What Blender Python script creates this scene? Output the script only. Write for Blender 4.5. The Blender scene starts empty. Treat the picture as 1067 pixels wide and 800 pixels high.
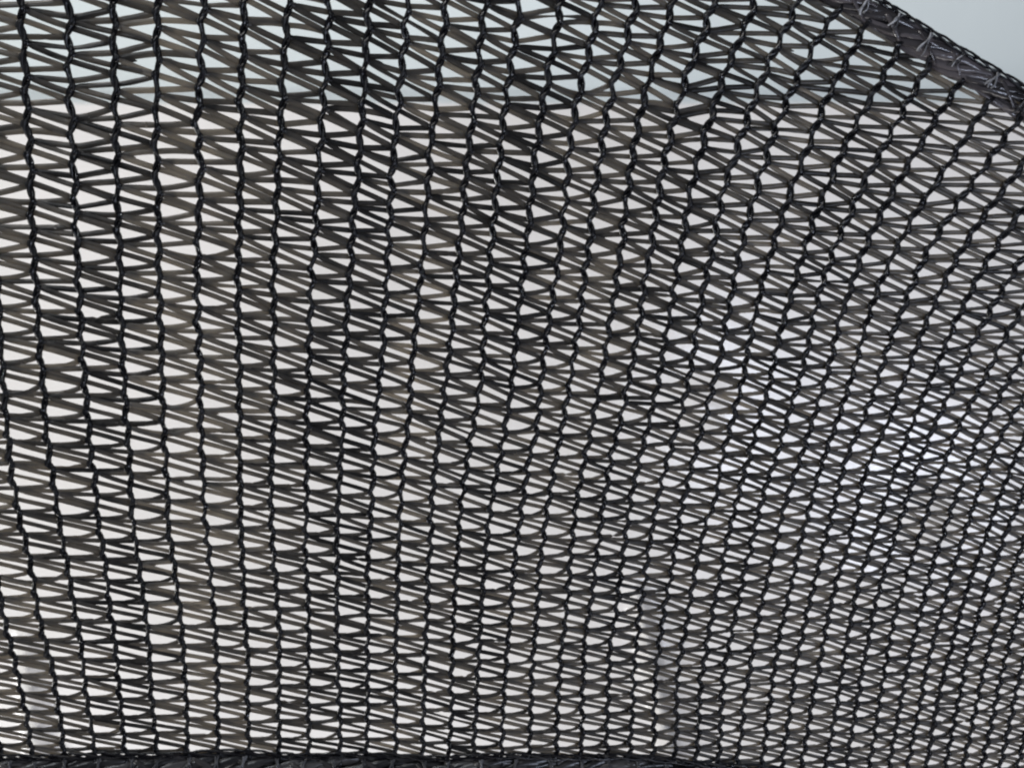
import bpy, math, random
import numpy as np
random.seed(7)
S = 0.00025            # metres of net per drafting unit
D = 0.42               # camera distance from the net
WALL = 0.50            # wall distance behind the net
sc = bpy.context.scene
C = sc.collection

# ------------------------------------------------------------------ helpers
def P3(x, y, d=0.0):
    """drafting units on the net's own plane (d = towards the viewer) -> world"""
    return ((x-533.5)*S, -d*S, (400-y)*S)

class MB:
    def __init__(s): s.v=[]; s.f=[]; s.c=[]
    def tube(s, pts, rad, seg=6, cap=True, tone=0.5):
        pts=np.array(pts,float); n=len(pts)
        if n<2: return
        t=np.gradient(pts,axis=0); t/=np.linalg.norm(t,axis=1)[:,None]+1e-9
        ref=np.array([0.,0.,1.])
        base=len(s.v)
        for i in range(n):
            a=np.cross(t[i],ref); l=np.linalg.norm(a)
            if l<1e-3: a=np.array([1.,0,0]); l=1
            a/=l; b=np.cross(t[i],a)
            r=rad[i] if hasattr(rad,'__len__') else rad
            for j in range(seg):
                q=2*math.pi*j/seg
                p=pts[i]+r*(math.cos(q)*a+math.sin(q)*b)
                s.v.append(P3(*p)); s.c.append(tone)
        for i in range(n-1):
            for j in range(seg):
                k=(j+1)%seg
                s.f.append((base+i*seg+j,base+i*seg+k,base+(i+1)*seg+k,base+(i+1)*seg+j))
        if cap:
            s.f.append(tuple(base+j for j in range(seg))[::-1])
            s.f.append(tuple(base+(n-1)*seg+j for j in range(seg)))
    def ribbon(s, pts, width, roll, tone, thick=0.28, bow=0.18):
        """flat tape: 3 points across on the front, 3 on the back"""
        pts=np.array(pts,float); n=len(pts)
        t=np.gradient(pts,axis=0); t/=np.linalg.norm(t,axis=1)[:,None]+1e-9
        base=len(s.v); up=np.array([0.,0.,1.])
        for i in range(n):
            side=np.cross(up,t[i]); side/=np.linalg.norm(side)+1e-9
            nor=np.cross(t[i],side)
            c,sn=math.cos(roll[i]),math.sin(roll[i])
            sd=c*side+sn*nor; nr=-sn*side+c*nor
            w=width[i]*0.5
            for q,(u,h) in enumerate(((-1,0),(0,bow*w*0.5),(1,0),(1,-thick),(0,bow*w*0.5-thick),(-1,-thick))):
                s.v.append(P3(*(pts[i]+sd*u*w+nr*h))); s.c.append(tone[i])
        for i in range(n-1):
            for j in range(6):
                k=(j+1)%6
                s.f.append((base+i*6+j,base+i*6+k,base+(i+1)*6+k,base+(i+1)*6+j))
        s.f.append(tuple(base+j for j in range(6))[::-1])
        s.f.append(tuple(base+(n-1)*6+j for j in range(6)))
    def blob(s, c, rx, ry, rz, ang=0, tone=.5, nu=7, nv=5):
        base=len(s.v); ca,sa=math.cos(ang),math.sin(ang)
        for i in range(nv+1):
            th=math.pi*i/nv
            for j in range(nu):
                ph=2*math.pi*j/nu
                x=rx*math.sin(th)*math.cos(ph); y=ry*math.cos(th); z=rz*math.sin(th)*math.sin(ph)
                s.v.append(P3(c[0]+ca*x-sa*y,c[1]+sa*x+ca*y,c[2]+z)); s.c.append(tone)
        for i in range(nv):
            for j in range(nu):
                k=(j+1)%nu
                s.f.append((base+i*nu+j,base+i*nu+k,base+(i+1)*nu+k,base+(i+1)*nu+j))
    def build(s, name, mat, parent=None):
        me=bpy.data.meshes.new(name); me.from_pydata(s.v,[],s.f); me.update()
        me.polygons.foreach_set('use_smooth',[True]*len(me.polygons))
        a=me.attributes.new('tone','FLOAT','POINT'); a.data.foreach_set('value',s.c)
        o=bpy.data.objects.new(name,me); C.objects.link(o)
        o.data.materials.append(mat)
        if parent: o.parent=parent
        return o

def hermite(xs, ys, x):
    """smooth interpolation through table values, straight beyond its ends"""
    xs=np.array(xs,float); ys=np.array(ys,float)
    if x<=xs[0]: return ys[0]+(x-xs[0])*(ys[1]-ys[0])/(xs[1]-xs[0])
    if x>=xs[-1]: return ys[-1]+(x-xs[-1])*(ys[-1]-ys[-2])/(xs[-1]-xs[-2])
    i=int(np.searchsorted(xs,x)-1)
    def m(j):
        if j==0: return (ys[1]-ys[0])/(xs[1]-xs[0])
        if j==len(xs)-1: return (ys[-1]-ys[-2])/(xs[-1]-xs[-2])
        return (ys[j+1]-ys[j-1])/(xs[j+1]-xs[j-1])
    h=xs[i+1]-xs[i]; t=(x-xs[i])/h
    return (2*t**3-3*t**2+1)*ys[i]+(t**3-2*t**2+t)*h*m(i)+(-2*t**3+3*t**2)*ys[i+1]+(t**3-t**2)*h*m(i+1)

# ------------------------------------------------------------------ how the cloth hangs
YL=[0,133,267,400,532,665,795]
K0=-6
W={0:[-270,-221,-172,-122,-75,-27,22,71,118,165,213,256,300,342,385,426,465,505,542,583,625,662,703,742,785,832,874,917,965,1012,1058,1102,1145,1187,1228,1268,1307,1346],
133:[-251,-204,-157,-110,-64,-17,29,74,121,165,209,251,292,334,375,413,451,489,524,561,596,630,665,701,738,774,809,848,889,929,969,1012,1053,1092,1130,1167,1203,1239],
267:[-227,-183,-139,-95,-50,-8,35,81,125,166,207,249,287,327,365,404,440,477,512,547,581,613,645,677,709,741,771,803,835,866,898,930,963,997,1031,1065,1098,1131],
400:[-200,-159,-118,-77,-36,5,46,88,128,169,207,248,286,322,358,394,429,463,498,531,562,594,625,655,685,716,744,772,800,828,856,884,912,940,967,994,1021,1047,1073,1098,1122],
532:[-172,-133,-94,-55,-16,22,61,101,138,175,213,250,284,318,352,385,417,449,480,511,542,571,600,628,656,683,710,738,764,790,816,841,866,891,917,941,965,989,1012,1035,1058,1080,1102],
665:[-127,-91,-56,-20,15,51,85,119,155,190,223,256,290,321,352,383,413,443,473,501,529,557,585,612,638,664,689,714,739,763,787,811,834,858,882,905,928,950,971,992,1013,1034,1054,1074,1093],
795:[-94,-61,-28,5,38,69,102,134,165,196,227,259,291,322,354,382,411,439,466,494,522,549,577,604,630,655,679,702,724,747,770,793,815,837,860,882,904,925,946,967,987,1006,1025,1044,1062,1079,1096]}
NK=47
for y in YL:
    r=W[y]
    while len(r)<NK: r.append(r[-1]+(r[-1]-r[-2]))
def wx(k,y): return hermite(YL,[W[q][k-K0] for q in YL],y)
NA=[-8,-3,0,4,8,12,16,20,24,28,32,38]
CY={-6:[-428,-253,-148,-8,132,260,386,495,590,676,752,858],
0:[-375,-200,-95,47,181,300,412,515,604,688,763,868],
4:[-320,-154,-55,77,207.5,322.5,428.6,527,614,696,771,875],
9:[-235,-82,12,138,253,358,453,541,625,701,772,872],
13:[-185,-36,57,174,282,381,471,557,634.5,708,778,875],
19:[-110,22,106,219,318,405,488,565,640,711,779,876],
25:[-18,97,165,264,352,430,504,576,645,713,779,874],
30:[30,140,207,293,374,448,518,586,653,718,781,873],
36:[80,187,250,333,407,476,540,601,663,726,788,876],
42:[130,230,290,368,438,502,562,617,674,732,791,877]}
KA=sorted(CY)
_cy={}
def cy(k,n):
    if k not in _cy: _cy[k]=[hermite(KA,[CY[q][i] for q in KA],k) for i in range(len(NA))]
    return hermite(NA,_cy[k],n)

def hemT(x):   # centre line of the selvedge, top right
    return hermite([820,887,924,971,1008,1067,1200],[-40,1,24,55,78,113,190],x)
def hemB(x):   # centre line of the lower selvedge
    return hermite([-200,0,350,600,730,850,1067,1250],[797,800,802,803,808,823,852,880],x)+1.3*math.sin(x*.045)+1.2*math.sin(x*.017+1)

def relief(x,y):   # the cloth is not flat: shallow waves, towards the viewer positive
    return (5*math.sin(x*0.006+y*0.0035+.6)+3.0*math.sin(x*0.013-y*0.007)
            +1.6*math.sin(x*0.031+y*0.012+1.3)-0.012*(x-533)*((y-400)/400.0))

_pk=random.Random(21)
PK=[(_pk.uniform(-40,1100),_pk.uniform(0,790),_pk.uniform(14,45),_pk.gauss(0,2.0),_pk.gauss(0,1.7)) for _ in range(70)]
def pucker(x,y):
    dx=dy=0
    for px,py,rd,a,b in PK:
        q=((x-px)**2+(y-py)**2)/rd**2
        if q<6:
            e=math.exp(-q); dx+=a*e; dy+=b*e
    return dx,dy
NR=range(-12,42)
RB={}; LB={}; PER={}
jr=random.Random(3)
def hump(x,y):  # puckered places where the stitches pull together
    return 1.0
for k in range(K0,K0+NK):
    lx=0; ly=0
    for n in NR:
        y=cy(k,n); p=max(12.,cy(k,n+1)-y); PER[k,n]=p
        lx=lx*.75+jr.gauss(0,.5); ly=ly*.6+jr.gauss(0,.035*p)
        a=p*(.062+.026*max(0,min(1,(wx(k,y)-350)/400)))
        yy=y+ly
        RB[k,n]=(wx(k,yy)+a*(1+jr.gauss(0,.16))+lx, yy)
        y2=y+p*(.46+.14*max(0,min(1,(y-180)/300))+jr.gauss(0,.03))+ly
        LB[k,n]=(wx(k,y2)-a*(1+jr.gauss(0,.16))+lx, y2)

for dct in (RB,LB):
    for key in dct:
        x,y=dct[key]; ax,ay=pucker(x,y); dct[key]=(x+ax,y+ay)

def inside(x,y,m=0):
    return y>hemT(x)+m and y<hemB(x)-m and -110<x<1180 and y>-75

# ------------------------------------------------------------------ materials
def mat(name):
    m=bpy.data.materials.new(name); m.use_nodes=True
    nt=m.node_tree; nt.nodes.clear()
    return m,nt,nt.nodes,nt.links
def nd(N,t,**kw):
    n=N.new(t)
    for k,v in kw.items():
        if k in n.inputs: n.inputs[k].default_value=v
        else: setattr(n,k,v)
    return n
def tape_mat(name, dark, light, trans, rough):
    m,nt,N,L=mat(name)
    out=N.new('ShaderNodeOutputMaterial')
    at=N.new('ShaderNodeAttribute'); at.attribute_name='tone'
    oi=N.new('ShaderNodeObjectInfo')
    tc=N.new('ShaderNodeTexCoord')
    no=nd(N,'ShaderNodeTexNoise',Scale=95.0,Detail=3.0); L.new(tc.outputs['Object'],no.inputs['Vector'])
    a1=nd(N,'ShaderNodeMath',operation='MULTIPLY_ADD'); a1.inputs[1].default_value=.45; L.new(oi.outputs['Random'],a1.inputs[0]); L.new(at.outputs['Fac'],a1.inputs[2])
    a2=nd(N,'ShaderNodeMath',operation='MULTIPLY_ADD'); a2.inputs[1].default_value=.9; L.new(no.outputs['Fac'],a2.inputs[0]); L.new(a1.outputs[0],a2.inputs[2])
    a3=nd(N,'ShaderNodeMath',operation='SUBTRACT'); a3.inputs[1].default_value=.68; a3.use_clamp=True; L.new(a2.outputs[0],a3.inputs[0])
    mx=nd(N,'ShaderNodeMix',data_type='RGBA'); L.new(a3.outputs[0],mx.inputs['Factor'])
    mx.inputs[6].default_value=dark; mx.inputs[7].default_value=light
    pr=nd(N,'ShaderNodeBsdfPrincipled',Roughness=rough)
    pr.inputs['Specular IOR Level'].default_value=.45
    L.new(mx.outputs[2],pr.inputs['Base Color'])
    if rough<.2:
        rn=nd(N,'ShaderNodeTexNoise',Scale=160.0,Detail=2.0); L.new(tc.outputs['Object'],rn.inputs['Vector'])
        rm=nd(N,'ShaderNodeMapRange'); rm.inputs['From Min'].default_value=.38; rm.inputs['From Max'].default_value=.62
        rm.inputs['To Min'].default_value=rough*.6; rm.inputs['To Max'].default_value=.45
        L.new(rn.outputs['Fac'],rm.inputs['Value']); L.new(rm.outputs[0],pr.inputs['Roughness'])
        pr.inputs['Specular IOR Level'].default_value=.28
    if trans>0:
        tr=N.new('ShaderNodeBsdfTranslucent')
        sc2=nd(N,'ShaderNodeMix',data_type='RGBA',blend_type='MULTIPLY'); sc2.inputs['Factor'].default_value=1
        L.new(mx.outputs[2],sc2.inputs[6]); sc2.inputs[7].default_value=(3.2,3.0,2.7,1); sc2.clamp_result=False
        L.new(sc2.outputs[2],tr.inputs['Color'])
        ms=nd(N,'ShaderNodeMixShader',Fac=trans); L.new(pr.outputs[0],ms.inputs[1]); L.new(tr.outputs[0],ms.inputs[2])
        L.new(ms.outputs[0],out.inputs['Surface'])
    else: L.new(pr.outputs[0],out.inputs['Surface'])
    # fine lengthwise streaks of drawn plastic
    b=nd(N,'ShaderNodeBump',Strength=.35,Distance=.0002)
    n2=nd(N,'ShaderNodeTexNoise',Scale=900.0,Detail=2.0); L.new(tc.outputs['Object'],n2.inputs['Vector'])
    L.new(n2.outputs['Fac'],b.inputs['Height']); L.new(b.outputs[0],pr.inputs['Normal'])
    return m
M_tape=tape_mat('drawn black plastic tape',(.026,.0245,.023,1),(.19,.178,.158,1),.55,.33)
M_chain=tape_mat('black monofilament',(.002,.002,.0025,1),(.006,.0055,.007,1),0,.14)
M_hem=tape_mat('folded plastic tape of the selvedge',(.010,.009,.0095,1),(.07,.061,.063,1),.1,.22)

# ------------------------------------------------------------------ the net
net=bpy.data.objects.new('shade_net',None); C.objects.link(net)
net.location=(0,0,0)
net['label']='black knitted plastic shade net hanging across the whole picture with braided edges'
net['category']='shade net'

def smooth_path(nodes, per=4):
    """Catmull-Rom through 3-D nodes"""
    P=[np.array(q,float) for q in nodes]
    P=[2*P[0]-P[1]]+P+[2*P[-1]-P[-2]]
    out=[]
    for i in range(1,len(P)-2):
        for s in range(per):
            t=s/per
            out.append(.5*((2*P[i])+(-P[i-1]+P[i+1])*t+(2*P[i-1]-5*P[i]+4*P[i+1]-P[i+2])*t*t+(-P[i-1]+3*P[i]-3*P[i+1]+P[i+2])*t**3))
    out.append(P[-2]); return np.array(out)

rr=random.Random(11)
for k in range(K0,K0+NK):
    # --- pillar stitch chain
    nodes=[]
    for n in NR:
        for q,d in ((RB[k,n],1),(LB[k,n],0)):
            if inside(q[0],q[1],-3): nodes.append((q[0],q[1],PER[k,n],d))
    if len(nodes)>4:
        mb=MB(); m=len(nodes)
        def zz(i): return relief(nodes[i][0],nodes[i][1])
        per=6
        base=smooth_path([(a,b,relief(a,b)) for a,b,_,_ in nodes],per)
        # stiff monofilament: keep the legs fairly straight
        lin=[]
        for i in range(m-1):
            for s in range(per):
                t=s/per; A=np.array([nodes[i][0],nodes[i][1],zz(i)]); B=np.array([nodes[i+1][0],nodes[i+1][1],zz(i+1)])
                lin.append(A+(B-A)*t)
        lin.append(np.array([nodes[-1][0],nodes[-1][1],zz(m-1)]))
        base=.4*base+.6*np.array(lin)
        tan=np.gradient(base,axis=0); tan/=np.linalg.norm(tan,axis=1)[:,None]
        nx=np.stack([-tan[:,1],tan[:,0],np.zeros(len(base))],1)
        cw=np.array([(.185*nodes[min(i//per,m-1)][2]+2.5+1.1*max(0,min(1,(nodes[min(i//per,m-1)][0]-350)/350))*max(0,min(1,(480-nodes[min(i//per,m-1)][1])/300))) for i in range(len(base))])  # chain width
        ph0=np.arange(len(base))/per
        side_l=[1 if rr.random()<.8 else .4 for _ in range(m+1)]
        for si,(phs,amp,dz,rf) in enumerate(((0,.27,1.0,.235),(math.pi,.27,1.0,.235),(math.pi/2,.16,-.6,.22))):
            off=np.array([amp*cw[i]*math.sin(math.pi*ph0[i]+phs)*(side_l[int(ph0[i])] if si<2 else 1) for i in range(len(base))])
            dzv=np.array([dz+.25*cw[i]*math.cos(math.pi*ph0[i]+phs) for i in range(len(base))])
            pts=base+nx*off[:,None]; pts[:,2]+=dzv
            # bulge at each node where the loop closes
            rad=np.array([cw[i]*rf*(1+.28*max(0,math.cos(2*math.pi*ph0[i]))) for i in range(len(base))])
            mb.tube(pts,rad,5,tone=.5)
        # loop heads wrapped round the chain at each stitch
        for i in range(1,m-1):
            x,y,p,isR=nodes[i]; c=.165*p+2.1; z=zz(i)
            sg=1 if isR else -1
            tx,ty=tan[min(i*per,len(base)-1)][:2]
            ring=[]
            wob=rr.uniform(-.5,.5)
            for j in range(8):
                q=j/7*math.pi*1.5-.4
                ring.append((x+sg*c*(.10+.50*math.sin(q)*.55)-tx*0, y+c*(.75*math.cos(q))*.75+wob*.4, z+1.6+c*.24*math.sin(q+.6)))
            mb.tube(ring,c*.2,5,tone=.6)
        mb.build('knitted_chain',M_chain,net)
    # --- weft tape, laid across two gaps: RB(k,n) -> LB(k+2,n) -> RB(k,n+1)
    if k+2>=K0+NK: continue
    mb=MB()
    colt=rr.uniform(.34,.56)
    if k in (2,3): colt=.68
    if k in (4,9,14): colt=.62
    run=[];
    for n in list(NR)[:-1]:
        a=RB[k,n]; b=LB[k+2,n]; c=RB[k,n+1]; a1=LB[k+1,n]; 
        if not (inside(*a,-13) and inside(*b,-13) and inside(*c,-13)): continue
        p=PER[k,n]; w0=(.168*p+1.0)*rr.uniform(.9,1.08)
        # how strongly the return leg hooks down after its turn: mostly low on the left
        xm=(a[0]+b[0])/2; ym=a[1]
        low=max(0,min(1,(ym-180)/280))
        lax=rr.gauss(0,.025)*p
        if rr.random()<.12: lax+=rr.uniform(-.2,.2)*p
        r1=RB[k+1,n+1]
        cross=r1[1]-p*(.17-.11*low)+rr.gauss(0,.025)*p
        if cross>max(b[1],c[1])+.35*p: cross=max(b[1],c[1])+.35*p
        ux=(b[0]-r1[0])/(b[0]-c[0])          # share of the way back at which the tape passes the middle chain
        hp=1.15+1.9*low*max(.35,min(1,(1150-xm)/700))+rr.gauss(0,.25)
        hp=max(1.05,hp); hook=.08+.25*low+abs(rr.gauss(0,.08))
        pts=[];wd=[];ro=[];tn=[]
        roll_d=rr.gauss(0.0,.28); roll_r=rr.gauss(0,.32)
        td=colt+rr.gauss(0,.12); trn=colt-.08+rr.gauss(0,.14)
        ND=11
        zl=-1.2-.9*(k%2)
        sag=rr.gauss(.005,.012)*p
        for i in range(ND+1):     # the slanting leg
            t=i/ND
            x=a[0]-1.0+(b[0]-a[0]+1.5)*t
            y=a[1]+(b[1]-a[1])*t + sag*math.sin(math.pi*t)*2 + .008*p*math.sin(2*math.pi*t)
            e=min(1,t/.12)*min(1,(1-t)/.06+.25)
            pts.append((x,y,relief(x,y)+zl-.5*math.sin(2*math.pi*t)))
            wd.append(w0*(.62+.38*e)); ro.append(roll_d*math.sin(math.pi*t)**.5+.9*(1-min(1,t/.1))); tn.append(td)
        mb.ribbon(pts,wd,ro,tn)
        # the turn at LB, then the flat return leg
        pts=[];wd=[];ro=[];tn=[]
        NRt=18
        knee=rr.uniform(.17,.3)
        crp=rr.uniform(.08,.7); crk=rr.choice((0,0,0,.9,-1.0,1.3))
        for i in range(NRt+1):
            t=i/NRt
            x=b[0]+.6+(c[0]-b[0]-1.2)*t
            if t<ux:
                u=t/ux; y=b[1]+(cross-b[1])*(1-(1-u)**hp)
            else:
                u=(t-ux)/(1-ux); y=cross+(c[1]-cross)*u
            y+=lax*math.sin(math.pi*t)
            e=min(1,(1-t)/.1)*min(1,t/.06+.3)
            kn=math.exp(-((t-knee)/.05)**2)+crk*math.exp(-((t-crp)/.03)**2)
            pts.append((x,y,relief(x,y)+zl-1.1-.5*math.sin(math.pi*t)))
            wd.append(w0*(.6+.4*e)); ro.append(roll_r*math.sin(math.pi*t)+kn*hook*1.6); tn.append(trn+(-.15 if t>.8 else 0))
        mb.ribbon(pts,wd,ro,tn)
        # fold of the tape gathered behind the loop at RB
        pts=[];wd=[];ro=[];tn=[]
        fl=rr.uniform(.22,.5)*(wx(k+1,c[1])-wx(k,c[1]))
        for i in range(7):
            t=i/6
            x=c[0]-1+fl*t; y=c[1]-.02*p+ (.10*p+rr.gauss(0,.01)*p)*t
            pts.append((x,y,relief(x,y)+zl-2.6)); wd.append(w0*(1.0+.5*t)*(1-t**2.2*.93)); ro.append(.15); tn.append(trn-.2)
        mb.ribbon(pts,wd,ro,tn)
    if mb.v: mb.build('weft_tape',M_tape,net)

# ------------------------------------------------------------------ selvedges
def hem(fn, x0, x1, width, name, seed, loop_step, dens, bm):
    R=random.Random(seed)
    N=int((x1-x0)/6)
    xs=[x0+(x1-x0)*i/N for i in range(N+1)]
    cen=np.array([(x,fn(x)) for x in xs])
    tan=np.gradient(cen,axis=0); ln=np.linalg.norm(tan,axis=1); tan/=ln[:,None]
    nor=np.stack([-tan[:,1],tan[:,0]],1)        # pointing down / into the net
    arc=np.cumsum(ln)
    def at(s,o):
        x=np.interp(s,arc,cen[:,0]); y=np.interp(s,arc,cen[:,1])
        a=np.interp(s,arc,nor[:,0]); b=np.interp(s,arc,nor[:,1])
        return x+a*o,y+b*o
    mb=MB()
    h=width/2; Lt=arc[-1]
    # bundle of tapes running along the edge, weaving slantwise across it
    for q in range(dens):
        twist=q<dens-3
        wl=R.uniform(150,175); ph=6.283*q/(dens-3)+R.uniform(-.3,.3)
        s=R.uniform(0,6); tone=R.choice((0,.05,.2,.8,1.2)); w=R.uniform(7,10.5) if twist else R.uniform(4,6)
        o0=(-h*.7,h*.75,0)[q%3]; rph=R.uniform(0,6)
        pts=[];wd=[];ro=[];tn=[]
        while s<Lt:
            a=s/wl*6.283+ph
            if twist:
                o=.72*h*math.cos(a)+R.gauss(0,.4); z=.30*h*math.sin(a)
            else:
                o=o0+2.2*math.sin(s*.05+rph)+R.gauss(0,.4); z=1.5*math.sin(s*.08+rph)
            x,y=at(s,o)
            pts.append((x,y,relief(x,y)+z)); wd.append(w*(1+.22*math.sin(s*.09+rph)))
            ro.append((-.5 if twist else 0)*math.cos(a)+.35*math.sin(s*.06+rph)); tn.append(tone)
            s+=5
        mb.ribbon(pts,wd,ro,tn,thick=.4,bow=.3)
    # short tape ends lying slantwise, from each gap of the net into the edge
    s=4
    while s<Lt-30:
        d=R.uniform(22,40); o1=h*.7; o2=-h*R.uniform(.3,.8)
        pts=[];wd=[];ro=[];tn=[]; rl=R.uniform(-.5,.5); tt=R.uniform(.2,1.0); z0=R.uniform(2.5,5)
        for i in range(8):
            t=i/7; x,y=at(s+d*t,o2+(o1-o2)*t**1.3)
            pts.append((x,y,relief(x,y)+z0+2*math.sin(math.pi*t))); wd.append(5.2*(.7+.5*math.sin(math.pi*t))); ro.append(rl+.4*math.sin(3*t)); tn.append(tt)
        mb.ribbon(pts,wd,ro,tn,thick=.4,bow=.5)
        s+=R.uniform(30,60)
    body=mb.build(name,bm,net)
    # outer cord: twisted pair of filaments with little eyelets
    mb=MB()
    for side in (-1,):
        for st in range(3):
            pts=[];s=0
            while s<Lt:
                o=side*h*1.02+2.6*math.sin(s/13+st*2.09)+R.gauss(0,.25)
                x,y=at(s,o); pts.append((x,y,relief(x,y)+2.0+2.0*math.cos(s/13+st*2.09)))
                s+=3.0
            mb.tube(pts,1.45,5,tone=.75)
    mb.build('edge_cord',M_chain,net)
    # glossy lock stitches crossing the edge
    mb=MB(); s=R.uniform(4,12)
    while s<Lt-10:
        ln_=R.uniform(.75,1.1); sh=R.uniform(-7,3); thick=R.uniform(.6,1.0)
        for st in range(3):
            pts=[]; f=R.uniform(3,5.5); am2=R.uniform(1.0,2.2); e0=R.uniform(-.12,.12)
            for i in range(13):
                t=i/12; o=-h*.85+(1.5*h*ln_)*t*(1+e0); x,y=at(s+am2*math.sin(t*f+st*2.1)+sh*t+2.0*st,o)
                pts.append((x,y,relief(x,y)+6.4+2.2*math.sin(math.pi*t)+1.0*math.cos(t*9.4+st*2.1)))
            mb.tube(pts,thick,6,tone=R.choice((.1,.5,1.0)) if bm is M_hem else .05)
        s+=loop_step*R.uniform(.85,1.15)
    st=mb.build('stitch',M_stitch,body)
    return body
M_low=tape_mat('dark bunched tape of the lower edge',(.006,.0055,.006,1),(.05,.045,.043,1),.1,.3)
M_stitch=tape_mat('glossy nylon thread',(.02,.02,.022,1),(.30,.30,.31,1),0,.06)  # pale end puts glints into the colour of dark thread
hem(hemT,835,1210,30,'selvedge',5,37,11,M_hem)
hem(hemB,-140,1215,30,'selvedge',9,31,12,M_low)

# ------------------------------------------------------------------ what is behind the net
K=(D+WALL)/D
def wall_sheet(name,x0,x1,z0,z1,Y,fn,m,nx=2,nz=2):
    v=[];f=[]
    for j in range(nz+1):
        for i in range(nx+1):
            x=x0+(x1-x0)*i/nx; z=z0+(z1-z0)*j/nz
            v.append((x,Y-fn(x,z),z))
    for j in range(nz):
        for i in range(nx):
            a=j*(nx+1)+i; f.append((a,a+1,a+nx+2,a+nx+1))
    me=bpy.data.meshes.new(name); me.from_pydata(v,[],f); me.update()
    me.polygons.foreach_set('use_smooth',[True]*len(f))
    o=bpy.data.objects.new(name,me); C.objects.link(o); me.materials.append(m); o['kind']='structure'
    return o
def wall_mat(name,c1,c2,rough,scale,spec=.3):
    m,nt,N,L=mat(name); out=N.new('ShaderNodeOutputMaterial')
    tc=N.new('ShaderNodeTexCoord'); no=nd(N,'ShaderNodeTexNoise',Scale=scale,Detail=4.0,Roughness=.5)
    L.new(tc.outputs['Object'],no.inputs['Vector'])
    cr=N.new('ShaderNodeValToRGB'); cr.color_ramp.elements[0].position=.35; cr.color_ramp.elements[1].position=.65
    cr.color_ramp.elements[0].color=c1; cr.color_ramp.elements[1].color=c2
    L.new(no.outputs['Fac'],cr.inputs[0])
    pr=nd(N,'ShaderNodeBsdfPrincipled',Roughness=rough); pr.inputs['Specular IOR Level'].default_value=spec
    L.new(cr.outputs[0],pr.inputs['Base Color'])
    b=nd(N,'ShaderNodeBump',Strength=.15,Distance=.002); n2=nd(N,'ShaderNodeTexNoise',Scale=60.0,Detail=5.0)
    L.new(tc.outputs['Object'],n2.inputs['Vector']); L.new(n2.outputs['Fac'],b.inputs['Height']); L.new(b.outputs[0],pr.inputs['Normal'])
    L.new(pr.outputs[0],out.inputs['Surface']); return m
def bx(px): return (px-533.5)*S*K
def bz(py): return (400-py)*S*K
M_wall=wall_mat('cool grey painted wall',(.44,.485,.49,1),(.50,.545,.55,1),.7,3)
M_panel=wall_mat('warm white lower wall',(.53,.517,.505,1),(.61,.595,.583,1),.24,5,.7)
wall_sheet('wall',-1.6,1.6,-1.2,1.6,WALL,lambda x,z:0,M_wall)
def ridge(x,z):
    r=0
    for px,py0,py1,sl,h,w in ((656,585,900,.2,.013,.0040),(33,635,900,.12,.013,.0042)):
        cx=bx(px+(sl*(K and ( (400-z/(S*K))-py0)))); t=((400-z/(S*K))-py0)/60
        a=max(0,min(1,t)); a=a*a*(3-2*a)
        u=(x-cx)/w
        r+=h*a*math.exp(-abs(u)**1.6)*(1+.38*math.sin((400-z/(S*K))*.30)+.15*math.sin((400-z/(S*K))*.13+1))
    for px,py,h,w in ((728,425,.003,.013),(955,535,.003,.013),(900,600,.002,.016)):  # low mounds added to the shape to catch light as bright patches
        r+=h*math.exp(-((x-bx(px))**2+(z-bz(py))**2)/w**2)
    return r
EDGE=bz(112)
lower=wall_sheet('lower_wall',-.42,.42,-.32,EDGE,WALL-.012,ridge,M_panel,700,260)
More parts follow.
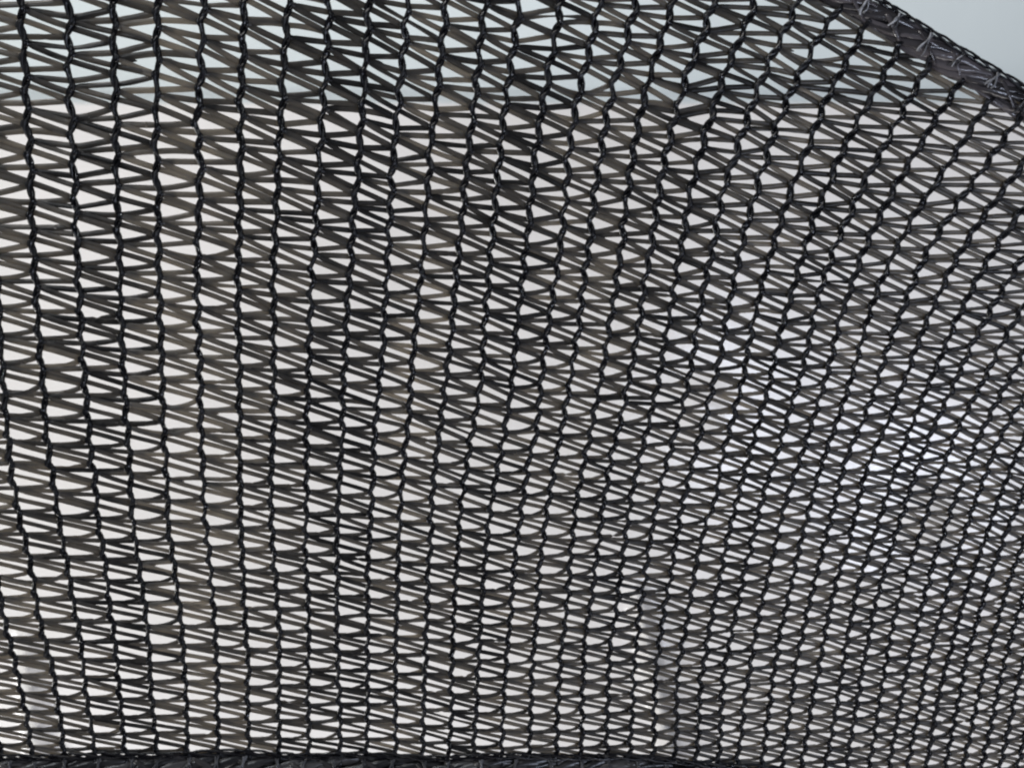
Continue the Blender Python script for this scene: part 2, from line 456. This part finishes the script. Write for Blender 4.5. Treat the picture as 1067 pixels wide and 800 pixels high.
# its top and the plain part further out and down
def box(name,x0,x1,y0,y1,z0,z1,m):
    v=[(x,y,z) for x in (x0,x1) for y in (y0,y1) for z in (z0,z1)]
    f=[(0,1,3,2),(4,6,7,5),(0,4,5,1),(2,3,7,6),(0,2,6,4),(1,5,7,3)]
    me=bpy.data.meshes.new(name); me.from_pydata(v,[],f); me.update()
    o=bpy.data.objects.new(name,me); C.objects.link(o); me.materials.append(m); o['kind']='structure'; return o
box('wall_ledge',-1.6,1.6,WALL-.0115,WALL-.001,-1.2,EDGE-.0005,M_panel)

# ------------------------------------------------------------------ light
def area(name,loc,target,size,power,col,sy=None):
    l=bpy.data.lights.new(name,'AREA'); l.size=size; l.energy=power; l.color=col
    if sy: l.shape='RECTANGLE'; l.size_y=sy
    o=bpy.data.objects.new(name,l); C.objects.link(o); o.location=loc
    from mathutils import Vector
    o.rotation_euler=(Vector(target)-Vector(loc)).to_track_quat('-Z','Y').to_euler()
    return o
area('room_lamp',(-.4,.04,.85),(.05,WALL,-.08),.4,8.4,(1,.98,.965))
area('floor_bounce_lamp',(.1,.0,-.95),(0,WALL,0),.6,7.2,(1,.965,.945))
area('chain_glint_lamp',(-.55,-.75,.75),(0,0,0),.035,3.0,(.88,.94,1))  # small front lamp added for glints on the chains
area('glare_lamp',(.50,-.6,-.12),(.22,WALL,-.05),.10,1.7,(.72,.80,1))  # added behind the camera, its reflection makes the right glare patch
area('glare_lamp',(.237,-.6,-.03),(.1,WALL,-.01),.07,1.3,(.72,.80,1))  # second added lamp, mirrored in the lower wall as the left glare patch
area('ridge_glint_lamp',(-.72,-.1,-.36),(0,WALL,-.2),.10,5.0,(1,.99,.96))  # unseen low lamp added to put a highlight on the wall ridges
w=bpy.data.worlds.new('World'); sc.world=w; w.use_nodes=True
bg=w.node_tree.nodes['Background']; bg.inputs[0].default_value=(.85,.9,1,1); bg.inputs[1].default_value=.18

# ------------------------------------------------------------------ camera
cam=bpy.data.cameras.new('camera'); co=bpy.data.objects.new('camera',cam); C.objects.link(co)
co.location=(0,-D,0); co.rotation_euler=(math.radians(90),0,0)
cam.sensor_width=36; cam.lens=36*D/(1067*S); cam.clip_start=.01; cam.clip_end=50
cam.dof.use_dof=True; cam.dof.focus_distance=D; cam.dof.aperture_fstop=18
sc.camera=co
sc.render.resolution_x=1024; sc.render.resolution_y=767
sc.view_settings.view_transform='Standard'; sc.view_settings.look='None'; sc.view_settings.exposure=0
sc.render.filter_size=2.2
sc.cycles.filter_width=2.2
